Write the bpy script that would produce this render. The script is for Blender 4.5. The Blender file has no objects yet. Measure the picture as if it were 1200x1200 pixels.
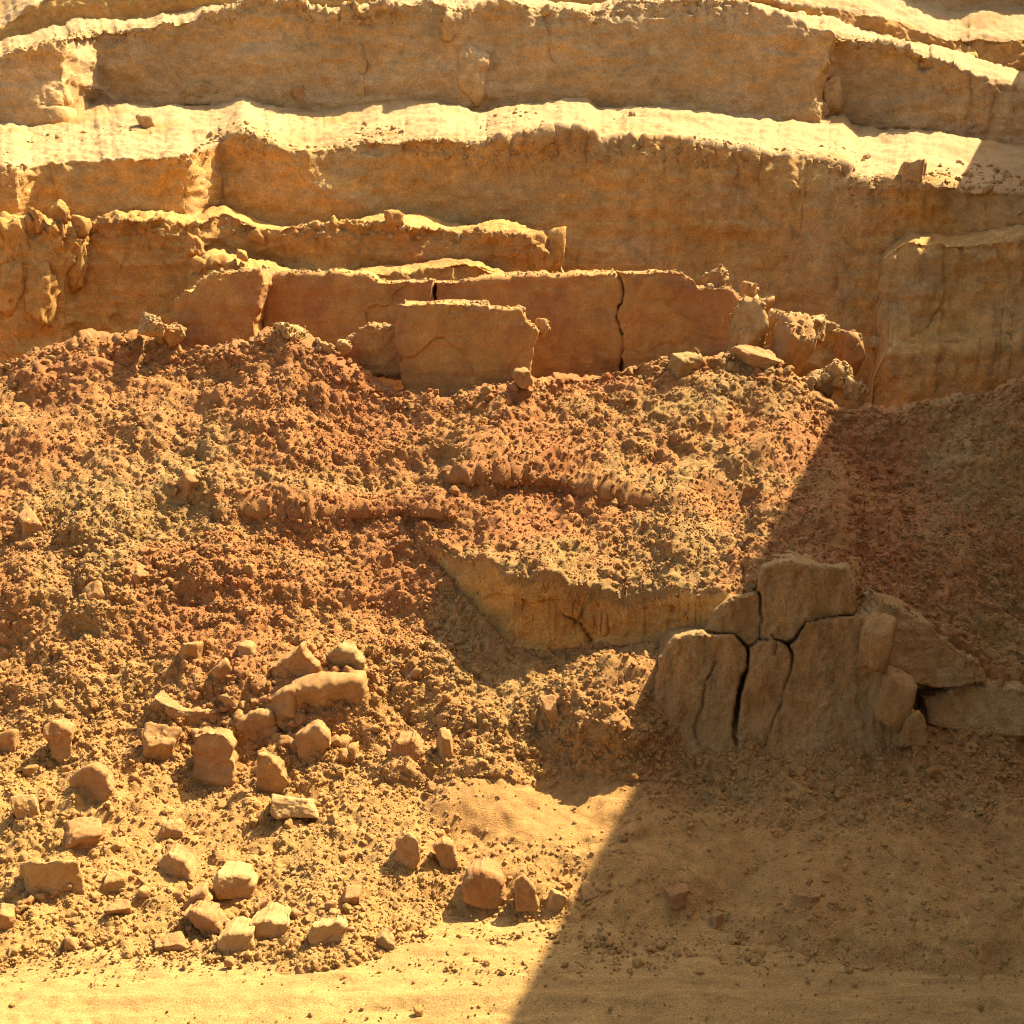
import bpy, math, random
import numpy as np

# ------------------------------------------------------------------ camera, sky, sun, exposure
F = 1400.0                       # focal length in pixels of the 1200 px photograph
HZ = 300.0                       # row of the horizon
EYE = 5.0                        # eye height above the haul road, metres
PITCH = math.atan((600 - HZ) / F)
SP, CP = math.sin(PITCH), math.cos(PITCH)
scene = bpy.context.scene
COL = scene.collection

cam = bpy.data.cameras.new('camera')
cam.sensor_width = 36.0
cam.lens = F / 1200 * 36.0
cam.clip_start = 0.1
cam.clip_end = 2000
cam_o = bpy.data.objects.new('camera', cam)
cam_o.location = (0, 0, EYE)
cam_o.rotation_euler = (math.pi / 2 - PITCH, 0, 0)
COL.objects.link(cam_o)
scene.camera = cam_o

def ray(px, py):
    u, v = (px - 600) / F, (py - 600) / F
    return np.array([u, CP - v * SP, -(SP + v * CP)])

# the straight edge of the shade runs through these two pixels; the sun stands further up that line
SH_A, SH_B = (1200.0, 72.0), (592.0, 1200.0)
sl = (SH_A[0] - SH_B[0]) / (SH_A[1] - SH_B[1])
SUN_PY = -6500.0
SUN = ray(SH_A[0] + sl * (SUN_PY - SH_A[1]), SUN_PY)
SUN /= np.linalg.norm(SUN)
sun_el = math.asin(SUN[2])
sun_az = math.atan2(SUN[0], SUN[1])          # clockwise from +Y

world = bpy.data.worlds.new('World')
scene.world = world
world.use_nodes = True
wn = world.node_tree
sky = wn.nodes.new('ShaderNodeTexSky')
sky.sky_type = 'NISHITA'
sky.sun_disc = False
sky.sun_elevation = sun_el
sky.sun_rotation = sun_az
sky.dust_density = 3.0
sky.ozone_density = 0.6
sky.air_density = 0.8
bg = wn.nodes['Background']
bg.inputs['Strength'].default_value = 0.11
wn.links.new(sky.outputs[0], bg.inputs['Color'])

sun = bpy.data.lights.new('sun', 'SUN')
sun.energy = 5.0
sun.angle = math.radians(0.4)
sun.color = (1.0, 0.90, 0.74)
sun_o = bpy.data.objects.new('sun', sun)
from mathutils import Vector
sun_o.rotation_euler = Vector(tuple(SUN)).to_track_quat('Z', 'Y').to_euler()
sun_o.location = (10, 20, 30)
COL.objects.link(sun_o)

vs = scene.view_settings
vs.view_transform = 'Standard'
vs.look = 'None'
vs.gamma = 1.0
vs.exposure = 1.70
scene.cycles.use_denoising = True
scene.cycles.filter_width = 1.05
scene.cycles.max_bounces = 8
scene.cycles.diffuse_bounces = 6

# ------------------------------------------------------------------ numpy noise
def _hash(ix, iy, iz, seed):
    h = (ix.astype(np.int64) * 73856093) ^ (iy.astype(np.int64) * 19349663) ^ (iz.astype(np.int64) * 83492791) ^ (seed * 2654435)
    h = h & 0xFFFFFFFF
    h = ((h ^ (h >> 15)) * 0x2C1B3C6D) & 0xFFFFFFFF
    h = ((h ^ (h >> 12)) * 0x297A2D39) & 0xFFFFFFFF
    h = h ^ (h >> 15)
    return (h & 0xFFFFFF) / float(0xFFFFFF)

def vnoise(P, seed=0):
    f = np.floor(P); t = P - f
    t = t * t * t * (t * (t * 6 - 15) + 10)
    i = f.astype(np.int64); x, y, z = i[..., 0], i[..., 1], i[..., 2]
    r = 0
    for dx in (0, 1):
        wx = t[..., 0] if dx else 1 - t[..., 0]
        for dy in (0, 1):
            wy = t[..., 1] if dy else 1 - t[..., 1]
            for dz in (0, 1):
                wz = t[..., 2] if dz else 1 - t[..., 2]
                r = r + wx * wy * wz * _hash(x + dx, y + dy, z + dz, seed)
    return r * 2 - 1

def fbm(P, freq, octv=4, seed=0, gain=0.5):
    P = P * np.asarray(freq, float)
    a, s, r = 1.0, 0.0, 0
    for o in range(octv):
        r = r + a * vnoise(P + 17.3 * o, seed + o)
        s += a; a *= gain; P = P * 2.03
    return r / s * 1.6

def worley(P, freq, seed=0, edges=False):
    """distance to the nearest feature point in cell units, and that point's random number"""
    P = P * np.asarray(freq, float)
    i = np.floor(P).astype(np.int64)
    best = np.full(P.shape[:-1], 9.0); rnd = np.zeros(P.shape[:-1]); sec = np.full(P.shape[:-1], 9.0)
    for dx in (-1, 0, 1):
        for dy in (-1, 0, 1):
            for dz in (-1, 0, 1):
                x, y, z = i[..., 0] + dx, i[..., 1] + dy, i[..., 2] + dz
                d = ((x + _hash(x, y, z, seed) - P[..., 0]) ** 2 + (y + _hash(x, y, z, seed + 7) - P[..., 1]) ** 2
                     + (z + _hash(x, y, z, seed + 13) - P[..., 2]) ** 2)
                m = d < best
                sec = np.where(m, best, np.minimum(sec, d))
                best = np.where(m, d, best)
                rnd = np.where(m, _hash(x, y, z, seed + 29), rnd)
    if edges: return np.sqrt(best), rnd, np.sqrt(sec)
    return np.sqrt(best), rnd

def lumps(P, freq, seed=0):
    """rounded clods, 0 in the gaps and up to 1 on the top of a lump"""
    d, r = worley(P, freq, seed)
    return np.sqrt(np.clip(1 - (d / 0.85) ** 2, 0, 1)) * (0.35 + 0.65 * r)

def cracks(P, freq, seed=0, width=0.05):
    """a net of thin cracks, and a level for each piece between them"""
    P = P + 0.25 / np.mean(freq) * np.stack([fbm(P, np.asarray(freq) * 1.7, 3, seed + 41), fbm(P, np.asarray(freq) * 1.7, 3, seed + 42), fbm(P, np.asarray(freq) * 1.7, 3, seed + 43)], -1)
    a, r, b = worley(P, freq, seed, True)
    return np.exp(-((b - a) / width) ** 2), r - 0.5

def smooth(a, b, x):
    t = np.clip((x - a) / (b - a), 0, 1)
    return t * t * (3 - 2 * t)

# ------------------------------------------------------------------ pixel <-> place
def kk(py):
    v = (np.asarray(py, float) - 600) / F
    return (SP + v * CP) / (CP - v * SP)

def qq(py):
    return CP - (np.asarray(py, float) - 600) / F * SP

def place(px, py, Y):
    """the point at ground distance Y in front of the eye that lies in the direction of a pixel"""
    px = np.asarray(px, float)
    return np.stack(np.broadcast_arrays((px - 600) / F * Y / qq(py), Y, EYE - kk(py) * Y), -1)

def mpp(py, Y):
    return Y / (qq(py) * F)

def row_of(Y, z):
    k = (EYE - z) / Y                                 # k = (SP+vCP)/(CP-vSP)
    return 600 + F * (k * CP - SP) / (CP + k * SP)

# ------------------------------------------------------------------ mesh helpers
def mesh_from(name, V, faces, smooth_it=True):
    me = bpy.data.meshes.new(name)
    V = np.asarray(V, np.float32).reshape(-1, 3)
    faces = np.asarray(faces, np.int32)
    n = faces.shape[1]
    me.vertices.add(len(V)); me.vertices.foreach_set('co', V.ravel())
    me.loops.add(faces.size); me.loops.foreach_set('vertex_index', faces.ravel())
    me.polygons.add(len(faces))
    me.polygons.foreach_set('loop_start', np.arange(0, faces.size, n, dtype=np.int32))
    me.polygons.foreach_set('loop_total', np.full(len(faces), n, np.int32))
    me.polygons.foreach_set('use_smooth', np.full(len(faces), smooth_it, bool))
    me.update(calc_edges=True)
    me.validate()
    return me

def grid_faces(nr, nc):
    i = np.arange(nr * nc).reshape(nr, nc)
    return np.stack([i[:-1, :-1], i[:-1, 1:], i[1:, 1:], i[1:, :-1]], -1).reshape(-1, 4)

def normals_of(P):
    a = np.gradient(P, axis=0); b = np.gradient(P, axis=1)
    n = np.cross(b, a)
    n /= np.linalg.norm(n, axis=-1, keepdims=True) + 1e-9
    return n

def link(name, me, mat, parent=None):
    o = bpy.data.objects.new(name, me)
    COL.objects.link(o)
    if mat: me.materials.append(mat)
    if parent: o.parent = parent
    return o

def tag(o, label=None, cat=None, group=None, kind=None):
    if label: o['label'] = label
    if cat: o['category'] = cat
    if group: o['group'] = group
    if kind: o['kind'] = kind
    return o

def empty(name, loc):
    o = bpy.data.objects.new(name, None)
    o.location = tuple(float(c) for c in loc)
    o.empty_display_size = 0.2
    COL.objects.link(o)
    return o

# ------------------------------------------------------------------ materials (all procedural)
def earth(name, tones, patch=0.6, grain=9.0, bump=0.5, bump_scale=60.0, patch2=None, stretch=(1, 1, 1), speck=0.25, rand=0.0, dark=0.75, low=None):
    """soil: broad colour patches between the tones, finer mottling, specks, and a grainy relief"""
    m = bpy.data.materials.new(name)
    m.use_nodes = True
    nt = m.node_tree; N = nt.nodes; L = nt.links
    b = N['Principled BSDF']
    b.inputs['Roughness'].default_value = 0.95
    b.inputs['Specular IOR Level'].default_value = 0.12
    geo = N.new('ShaderNodeNewGeometry')
    mp = N.new('ShaderNodeMapping'); mp.inputs['Scale'].default_value = stretch
    L.new(geo.outputs['Position'], mp.inputs['Vector'])
    def noise(scale, detail, rough=0.6, dist=0.0, src=mp):
        n = N.new('ShaderNodeTexNoise')
        n.inputs['Scale'].default_value = scale; n.inputs['Detail'].default_value = detail
        n.inputs['Roughness'].default_value = rough; n.inputs['Distortion'].default_value = dist
        L.new(src.outputs[0], n.inputs['Vector']); return n
    n1 = noise(patch, 5, 0.65, 0.4)
    val = n1.outputs['Fac']
    if rand > 0:
        oi = N.new('ShaderNodeObjectInfo')
        mm = N.new('ShaderNodeMath'); mm.operation = 'MULTIPLY_ADD'
        mm.inputs[1].default_value = rand; L.new(oi.outputs['Random'], mm.inputs[0])
        sb = N.new('ShaderNodeMath'); sb.operation = 'SUBTRACT'; sb.inputs[1].default_value = rand * 0.5
        L.new(n1.outputs['Fac'], sb.inputs[0]); L.new(sb.outputs[0], mm.inputs[2]); val = mm.outputs[0]
    cr = N.new('ShaderNodeValToRGB')
    el = cr.color_ramp.elements
    k = len(tones)
    for i, t in enumerate(tones):
        pos = 0.30 + 0.40 * i / max(1, k - 1)
        e = el[i] if i < 2 else el.new(pos)
        e.position = pos; e.color = (t[0] * 0.80, t[1] * 0.685, t[2] * 0.585, 1)
    L.new(val, cr.inputs['Fac'])
    colour = cr.outputs['Color']
    if low:                                          # another soil lies spread over the foot of the slope, up to an uneven height
        tone, z0, z1 = low
        sx = N.new('ShaderNodeSeparateXYZ'); L.new(geo.outputs['Position'], sx.inputs[0])
        nl = noise(1.1, 4, 0.6, src=geo)
        ad = N.new('ShaderNodeMath'); ad.operation = 'MULTIPLY_ADD'; ad.inputs[1].default_value = 1.6; L.new(nl.outputs['Fac'], ad.inputs[0]); L.new(sx.outputs['Z'], ad.inputs[2])
        rl = N.new('ShaderNodeMapRange'); rl.inputs['From Min'].default_value = z0 + 0.8; rl.inputs['From Max'].default_value = z1 + 0.8
        rl.inputs['To Min'].default_value = 0.9; rl.inputs['To Max'].default_value = 0.0; L.new(ad.outputs[0], rl.inputs['Value'])
        ml = N.new('ShaderNodeMix'); ml.data_type = 'RGBA'; L.new(rl.outputs['Result'], ml.inputs['Factor']); L.new(colour, ml.inputs[6])
        ml.inputs[7].default_value = (tone[0] * 0.80, tone[1] * 0.685, tone[2] * 0.585, 1)
        colour = ml.outputs[2]
    n2 = noise(grain, 6, 0.7)
    r2 = N.new('ShaderNodeMapRange'); r2.inputs['From Min'].default_value = 0.3; r2.inputs['From Max'].default_value = 0.7
    r2.inputs['To Min'].default_value = dark; r2.inputs['To Max'].default_value = 2.0 - dark
    L.new(n2.outputs['Fac'], r2.inputs['Value'])
    mul = N.new('ShaderNodeMix'); mul.data_type = 'RGBA'; mul.blend_type = 'MULTIPLY'; mul.inputs['Factor'].default_value = 1.0
    L.new(colour, mul.inputs[6]); L.new(r2.outputs['Result'], mul.inputs[7])
    n3 = noise(grain * 11, 3, 0.7, src=geo)
    r3 = N.new('ShaderNodeMapRange'); r3.inputs['From Min'].default_value = 0.35; r3.inputs['From Max'].default_value = 0.65
    r3.inputs['To Min'].default_value = 1 - speck; r3.inputs['To Max'].default_value = 1 + speck
    L.new(n3.outputs['Fac'], r3.inputs['Value'])
    mul2 = N.new('ShaderNodeMix'); mul2.data_type = 'RGBA'; mul2.blend_type = 'MULTIPLY'; mul2.inputs['Factor'].default_value = 1.0
    L.new(mul.outputs[2], mul2.inputs[6]); L.new(r3.outputs['Result'], mul2.inputs[7])
    L.new(mul2.outputs[2], b.inputs['Base Color'])
    n4 = noise(bump_scale, 6, 0.75, src=geo)
    bp = N.new('ShaderNodeBump'); bp.inputs['Strength'].default_value = bump; bp.inputs['Distance'].default_value = 0.05
    L.new(n4.outputs['Fac'], bp.inputs['Height'])
    L.new(bp.outputs['Normal'], b.inputs['Normal'])
    return m

OCHRE = (0.50, 0.295, 0.085); TAN = (0.56, 0.385, 0.15); RUST = (0.42, 0.195, 0.065); PALE = (0.60, 0.44, 0.20); OLIVE = (0.46, 0.325, 0.13)
BROWN = (0.36, 0.19, 0.065); RED = (0.43, 0.185, 0.075); GOLD = (0.60, 0.37, 0.10)
M_TERR = earth('bench_earth', [(0.62, 0.45, 0.18), (0.54, 0.385, 0.15), (0.68, 0.43, 0.125), (0.64, 0.45, 0.18), (0.60, 0.355, 0.11)], patch=0.35, grain=3.5, bump=0.9, bump_scale=26, stretch=(1, 1, 1.6), speck=0.22, dark=0.74)
M_TERR_UP = earth('upper_bench_earth', [(0.64, 0.48, 0.23), (0.54, 0.40, 0.18), (0.62, 0.43, 0.17), (0.66, 0.49, 0.23), (0.60, 0.365, 0.12)], patch=0.30, grain=3.0, bump=0.9, bump_scale=24, stretch=(1, 1, 1.6), speck=0.22, dark=0.74)
M_GOLD = earth('golden_bench_earth', [(0.54, 0.27, 0.085), (0.60, 0.36, 0.105), (0.68, 0.42, 0.115), (0.62, 0.43, 0.16)], patch=0.6, grain=4, bump=0.9, bump_scale=28, stretch=(1, 1, 1.5), speck=0.22, dark=0.74)
SOIL = [(0.44, 0.19, 0.066), (0.48, 0.228, 0.078), (0.50, 0.265, 0.088), (0.45, 0.30, 0.105), (0.52, 0.33, 0.115)]
FOOT = ((0.58, 0.37, 0.12), 0.1, 1.7)
M_HEAP = earth('heap_soil', SOIL, low=FOOT, patch=0.45, grain=7, bump=0.8, bump_scale=70, speck=0.25, dark=0.72)
M_CLOD = earth('clod_soil', SOIL, low=FOOT, patch=0.45, grain=9, bump=0.7, bump_scale=90, speck=0.2, rand=0.30, dark=0.8)
M_CRUMB = earth('crumb_sand', [OLIVE, TAN, PALE, OCHRE], patch=0.5, grain=9, bump=0.7, bump_scale=60, speck=0.2, rand=0.25, dark=0.8)
M_ROAD = earth('road_dirt', [(0.41, 0.265, 0.09), (0.47, 0.32, 0.11), (0.43, 0.285, 0.098), (0.49, 0.345, 0.125)], patch=1.1, grain=7, bump=0.55, bump_scale=60, stretch=(0.4, 1.3, 1), speck=0.3, dark=0.74)
M_BLOCK = earth('clay_block', [(0.48, 0.235, 0.08), (0.44, 0.235, 0.085), (0.55, 0.33, 0.10), (0.50, 0.25, 0.085)], patch=1.1, grain=5, bump=0.6, bump_scale=40, stretch=(1, 1, 0.8), speck=0.15, dark=0.8)
M_CLAY = earth('olive_clay', [(0.50, 0.37, 0.15), (0.58, 0.41, 0.165), (0.58, 0.36, 0.125), (0.52, 0.38, 0.15)], patch=1.3, grain=6, bump=1.0, bump_scale=34, stretch=(1.6, 1.6, 0.6), speck=0.22, dark=0.76)
M_ROCK = earth('rock_brown', [(0.44, 0.235, 0.085), (0.49, 0.285, 0.105), (0.53, 0.335, 0.125), (0.47, 0.265, 0.095)], patch=2.5, grain=14, bump=0.6, bump_scale=90, speck=0.2, rand=0.25, dark=0.8)
M_ROCK_PALE = earth('rock_pale', [OCHRE, TAN, (0.58, 0.40, 0.16), OCHRE], patch=2.5, grain=14, bump=0.6, bump_scale=90, speck=0.2, rand=0.2, dark=0.82)
M_ROCK_GREEN = earth('rock_olive', [(0.40, 0.29, 0.11), (0.45, 0.32, 0.12), TAN], patch=3.5, grain=14, bump=0.7, bump_scale=70, stretch=(1, 1, 4), speck=0.2, dark=0.75)
M_SAND = earth('loose_pale_sand', [OCHRE, (0.50, 0.355, 0.15), (0.53, 0.39, 0.175), (0.51, 0.335, 0.125)], patch=0.5, grain=4, bump=0.6, bump_scale=40, speck=0.15, dark=0.84)
M_WALL = earth('pale_bounce_render', [(0.72, 0.66, 0.54), (0.76, 0.70, 0.58), (0.68, 0.62, 0.50)], patch=0.4, grain=5, bump=0.25, bump_scale=60, speck=0.06, dark=0.9)  # unseen building wall, made pale to bounce warm light into the shaded slope

# columns of the terrain sheets: fine inside the picture, coarser beside it
PX = np.concatenate([np.arange(-520, -280, 9.0), np.arange(-280, -30, 4.0), np.arange(-30, 1232, 2.0), np.arange(1232, 1440, 4.0), np.arange(1440, 1780, 9.0)])

def curve(pts, x):
    p = np.array(pts, float)
    return np.interp(x, p[:, 0], p[:, 1])

def soft(v, n):
    if n < 2: return v
    w = np.hanning(n + 2)[1:-1]; w /= w.sum()
    return np.convolve(np.pad(v, (n // 2, n - 1 - n // 2), 'edge'), w, 'valid')

# ------------------------------------------------------------------ ground sheet
def build_ground():
    def axis(fine_a, fine_b, step, far):
        mid = np.arange(fine_a, fine_b, step)
        lo = fine_a - np.geomspace(step * 3, far, 26)[::-1]
        hi = fine_b + np.geomspace(step * 3, far, 26)
        return np.concatenate([lo, mid, hi])
    xs = axis(-4.8, 4.8, 0.020, 600); ys = axis(6.6, 8.9, 0.0125, 600)
    X, Y = np.meshgrid(xs, ys)
    P = np.stack([X, Y, np.zeros_like(X)], -1)
    near = np.exp(-np.clip(np.abs(Y - 7.6) - 3, 0, None) / 3) * np.exp(-np.clip(np.abs(X) - 6, 0, None) / 3)
    z = 0.03 * fbm(P, (0.35, 1.4, 1), 3, 3) + 0.012 * fbm(P, (3, 5, 1), 4, 5) + 0.006 * fbm(P, (14, 18, 1), 3, 9)
    d = np.abs(Y - 7.34 - 0.05 * fbm(P, (0.8, 0.2, 1), 3, 15))        # a shallow wheel track scraped along the toe
    z += 0.022 * np.exp(-(d / 0.07) ** 2) - 0.02 * np.exp(-((Y - 7.2) / 0.12) ** 2)
    z += 0.014 * np.sin(X * 46 + 9 * np.abs(Y - 6.95)) * np.exp(-((Y - 6.98) / 0.10) ** 4) * smooth(-0.3, 0.4, vnoise(P * (0.9, 1, 1), 47)) - 0.02 * np.exp(-((Y - 6.98) / 0.14) ** 4)   # a worn tyre track
    z += 0.02 * lumps(P + 0.05 * fbm(P, 4, 2, 4)[..., None], (9, 9, 1), 21) * smooth(0.55, 0.8, vnoise(P * (1.6, 3, 1), 31) * 0.5 + 0.5)
    P[..., 2] = z * near
    o = link('ground', mesh_from('ground', P, grid_faces(*P.shape[:2])), M_ROAD)
    tag(o, kind='structure', label='flat sandy haul road running along the toe of the slope')
build_ground()

# ------------------------------------------------------------------ quarry benches
SHEETS = []
def bench(name, mat, lip, depth, face, batter, shelf, rise, seed, lipnoise=4.0, rows=(46, 100), rnd=0.06, rough=1.0, crumb=1.0, wave=0.25, mound=0.0, lipsoft=3, px=PX):
    """one step of the pit wall: shelf behind, rounded lip, battered face below; lip is a pixel line, depth its distance in metres"""
    rng = np.random.RandomState(seed)
    lp = soft(curve(lip, px), lipsoft)
    one = np.zeros_like(px)
    c = np.stack([px / 100.0, one, one], -1)
    lp = lp + lipnoise * fbm(c, 3.0, 5, seed, 0.6)
    Ywave = wave * fbm(c, 1.2, 4, seed + 3, 0.6)
    Yl = soft(curve(depth, px), 9) + Ywave
    zl = EYE - kk(lp) * Yl
    u = (px - 600) / F / qq(lp)
    fh = curve(face, px) if isinstance(face, list) else np.full_like(px, face)
    # profile in (distance behind the lip, height over the lip)
    ns, nf = rows
    t = np.linspace(1, 0, ns) ** 1.7
    prof_y = [shelf * a + rnd for a in t]; prof_z = [rise * a for a in t]
    kind = [0.0] * ns
    for a in np.linspace(0, math.pi / 2, 7)[1:]:
        prof_y.append(rnd * (1 - math.sin(a))); prof_z.append(-rnd * (1 - math.cos(a))); kind.append(0.5)
    Yr = [Yl + y for y in prof_y]; Zr = [zl + z for z in prof_z]
    for a in np.linspace(0, 1, nf)[1:]:
        h = fh * a
        zz = (zl - rnd - h) * 1.5
        off = a * (26 * vnoise(np.stack([px / 260, zz, 0 * px], -1), seed + 71) + 10 * vnoise(np.stack([px / 60, zz * 3, 0 * px], -1), seed + 73) + 16)
        Yb = soft(curve(depth, px + off), 9)
        foot = batter * h + 0.35 * fh * np.clip(a - 0.8, 0, 1) ** 2 * 10
        Yr.append(Yb + Ywave * np.exp(-h / 0.35) - foot); Zr.append(zl - rnd - h); kind.append(1.0)
    Y = np.array(Yr); Z = np.array(Zr); K = np.array(kind)[:, None]
    P = np.stack([u[None, :] * Y, Y, Z], -1)
    n = normals_of(P)
    if n[5, len(px) // 2, 2] < 0: n = -n
    fbig = fbm(P, (0.55, 0.55, 0.8), 4, seed + 11)
    strata = fbm(P, (0.35, 0.35, 3.2), 4, seed + 19)
    flute = fbm(P, (2.6, 2.6, 0.55), 4, seed + 23)
    fine = fbm(P, 6.0, 4, seed + 27, 0.6)
    lum = 0.5 * lumps(P + 0.12 * fbm(P, 2.5, 2, seed)[..., None], 3.2, seed + 31) + 0.5 * lumps(P + 0.08 * fbm(P, 5, 2, seed + 1)[..., None], 7.5, seed + 32)
    patchy = smooth(-0.1, 0.6, vnoise(P * 0.7, seed + 37))
    ck, lev = cracks(P, (0.42, 0.42, 0.30), seed + 45, 0.035)
    dface = rough * (0.16 * fbig + 0.05 * strata + 0.03 * flute + 0.035 * fine + 0.07 * lev - 0.05 * ck * smooth(0.0, 0.5, vnoise(P * 0.4, seed + 49)) + 0.016 * fbm(P, 15.0, 3, seed + 29, 0.65))
    dshelf = 0.12 * fbig + 0.03 * fine + 0.010 * fbm(P, 14.0, 3, seed + 30, 0.65) + 0.11 * patchy ** 2 * lum * crumb + mound * np.exp(-((Y - Yl[None] - shelf * 0.9) / (0.3 * shelf)) ** 2)
    below = zl[None, :] - Z
    rim = np.exp(-np.clip(below, 0, None) / 0.22)
    dlip = crumb * rim * (0.11 * lum + 0.07 * fine + 0.05 * fbm(P, 13.0, 3, seed + 28, 0.65)) * (0.25 + patchy)
    d = np.where(K < 0.3, dshelf + dlip * np.exp(-np.clip(Y - Yl[None], 0, None) / 0.4), dface + dlip)
    blend = smooth(0, 0.5, np.clip(Y - Yl[None], 0, None))
    d = np.where(K < 0.3, dface * (1 - blend) * 0.5 + d * (0.5 + 0.5 * blend), d)
    P = P + n * d[..., None]
    o = link(name, mesh_from(name, P, grid_faces(*P.shape[:2])), mat)
    o.data.materials.append(M_SAND if name in ('rear_bench', 'high_bench', 'upper_bench', 'main_bench') else mat)
    mi = np.zeros((P.shape[0] - 1, P.shape[1] - 1), np.int32); mi[:ns + 4] = 1
    o.data.polygons.foreach_set('material_index', mi.ravel())
    tag(o, kind='structure')
    SHEETS.append(P)
    return P

# rearmost step, top corners only
bench('rear_bench', M_TERR_UP, [(-520, -60), (0, -45), (300, -60), (560, -70), (800, -50), (1000, -75), (1200, -80), (1780, -80)],
      [(-520, 34), (1780, 34)], 6.0, 0.12, 12, 1.2, 11, rows=(20, 60))
bench('high_bench', M_GOLD, [(-520, 50), (0, 28), (30, 14), (60, 2), (90, -10), (300, -22), (540, -30), (800, -12), (850, -4), (905, 2), (945, 8), (980, 12), (1030, 18), (1070, 32), (1110, 47), (1150, 42), (1200, 46), (1300, 60), (1780, 120)],
      [(-520, 30), (0, 30), (800, 31), (1200, 31), (1780, 31)], 2.6, 0.15, 3.9, 1.75, 23, rows=(40, 70), crumb=1.0)
# second step: the long shaded face along the top
L1 = bench('upper_bench', M_TERR_UP, [(-520, 100), (0, 60), (40, 55), (75, 48), (110, 36), (170, 24), (212, 29), (262, 10), (300, 2), (350, 4), (392, 22), (420, 12), (450, 5), (500, 2), (520, 7), (548, 7), (575, 2), (640, 4),
      (690, 14), (740, 4), (815, 4), (870, 1), (905, 18), (930, 30), (990, 38), (1020, 44), (1070, 62), (1110, 78), (1150, 92), (1200, 110), (1300, 150), (1780, 330)],
      [(-520, 24.5), (40, 25.2), (76, 25.4), (116, 27.3), (300, 27.4), (520, 27.3), (545, 27.1), (580, 27.5), (950, 27.2), (975, 27.0), (1004, 27.8), (1050, 27.5), (1100, 26.9), (1150, 26.6), (1200, 26.4), (1780, 26)],
      [(-520, 2.8), (0, 2.6), (400, 3.0), (800, 3.0), (1000, 2.4), (1100, 2.0), (1780, 1.8)], 0.12, 4.2, 1.0, 37, lipnoise=6.5, crumb=1.3, wave=0.42)
# main step
L2 = bench('main_bench', M_TERR, [(-520, 240), (0, 197), (60, 190), (120, 186), (175, 183), (225, 178), (252, 168), (285, 155), (325, 172), (370, 174), (420, 166), (470, 160), (520, 160), (570, 170), (620, 160), (660, 152),
      (690, 154), (702, 166), (740, 160), (800, 166), (850, 174), (900, 180), (950, 188), (985, 194), (1000, 214), (1050, 212), (1105, 214), (1150, 222), (1200, 224), (1300, 240), (1780, 320)],
      [(-520, 19.8), (20, 20.2), (40, 20.8), (222, 21.0), (256, 22.2), (690, 22.2), (704, 22.1), (950, 21.9), (970, 21.6), (1000, 21.2), (1120, 21.0), (1200, 20.8), (1780, 20)],
      4.6, 0.10, 5.8, 1.4, 51, lipnoise=3.0, crumb=0.6, mound=0.0, rows=(80, 130))
bench('side_bench', M_TERR, [(-520, 900), (960, 900), (1020, 420), (1032, 304), (1042, 294), (1062, 283), (1110, 285), (1200, 277), (1780, 262)],
      [(-520, 20.3), (1030, 20.3), (1075, 20.0), (1780, 19.2)], 3.4, 0.14, 0.9, 0.2, 67, lipnoise=2.0, rows=(16, 80), crumb=0.6)
bench('foot_bench', M_TERR, [(-520, 900), (1005, 900), (1024, 430), (1036, 404), (1056, 400), (1090, 404), (1140, 402), (1160, 398), (1200, 396), (1780, 360)],
      [(-520, 19.3), (1000, 19.3), (1080, 19.0), (1780, 18.2)], 1.9, 0.02, 0.7, 0.6, 71, lipnoise=5.0, rows=(30, 60), rough=0.8, crumb=0.9, rnd=0.25)
# golden ledge in front of the main step, left half
L3 = bench('golden_ledge', M_GOLD, [(-520, 260), (0, 262), (40, 262), (95, 276), (120, 262), (140, 254), (170, 256), (200, 258), (225, 262), (262, 246), (290, 256), (305, 263), (345, 262), (455, 258), (500, 264), (555, 269), (600, 274), (632, 284),
      (645, 300), (655, 345), (680, 520), (1780, 900)],
      [(-520, 17.9), (20, 18.2), (90, 18.6), (100, 19.0), (240, 19.2), (258, 19.5), (380, 19.3), (600, 19.2), (640, 19.3), (660, 20.2), (1780, 21)], 2.6, 0.10, 2.6, 0.15, 83, lipnoise=2.5, crumb=1.2)
bench('lower_ledge', M_GOLD, [(-520, 900), (215, 900), (228, 340), (236, 312), (250, 306), (280, 312), (330, 318), (420, 322), (500, 318), (530, 308), (560, 304), (590, 313), (600, 320), (606, 345), (640, 900), (1780, 900)],
      [(-520, 18.2), (1780, 18.2)], 1.6, 0.10, 0.9, 0.05, 97, lipnoise=2.0, rows=(16, 50), crumb=1.1)

# ------------------------------------------------------------------ the soil heap
_prof = np.array([(2.0, -4.2), (7.0, -0.75), (7.7, -0.16), (7.95, 0.0), (9.75, 0.42), (11.0, 1.15), (15.6, 4.5), (18.5, 6.6)])
_yy = np.linspace(7.0, 18.5, 900)
_rows = row_of(_yy, np.interp(_yy, _prof[:, 0], _prof[:, 1]))
def base(py):
    return np.interp(py, _rows[::-1], _yy[::-1])

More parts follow.
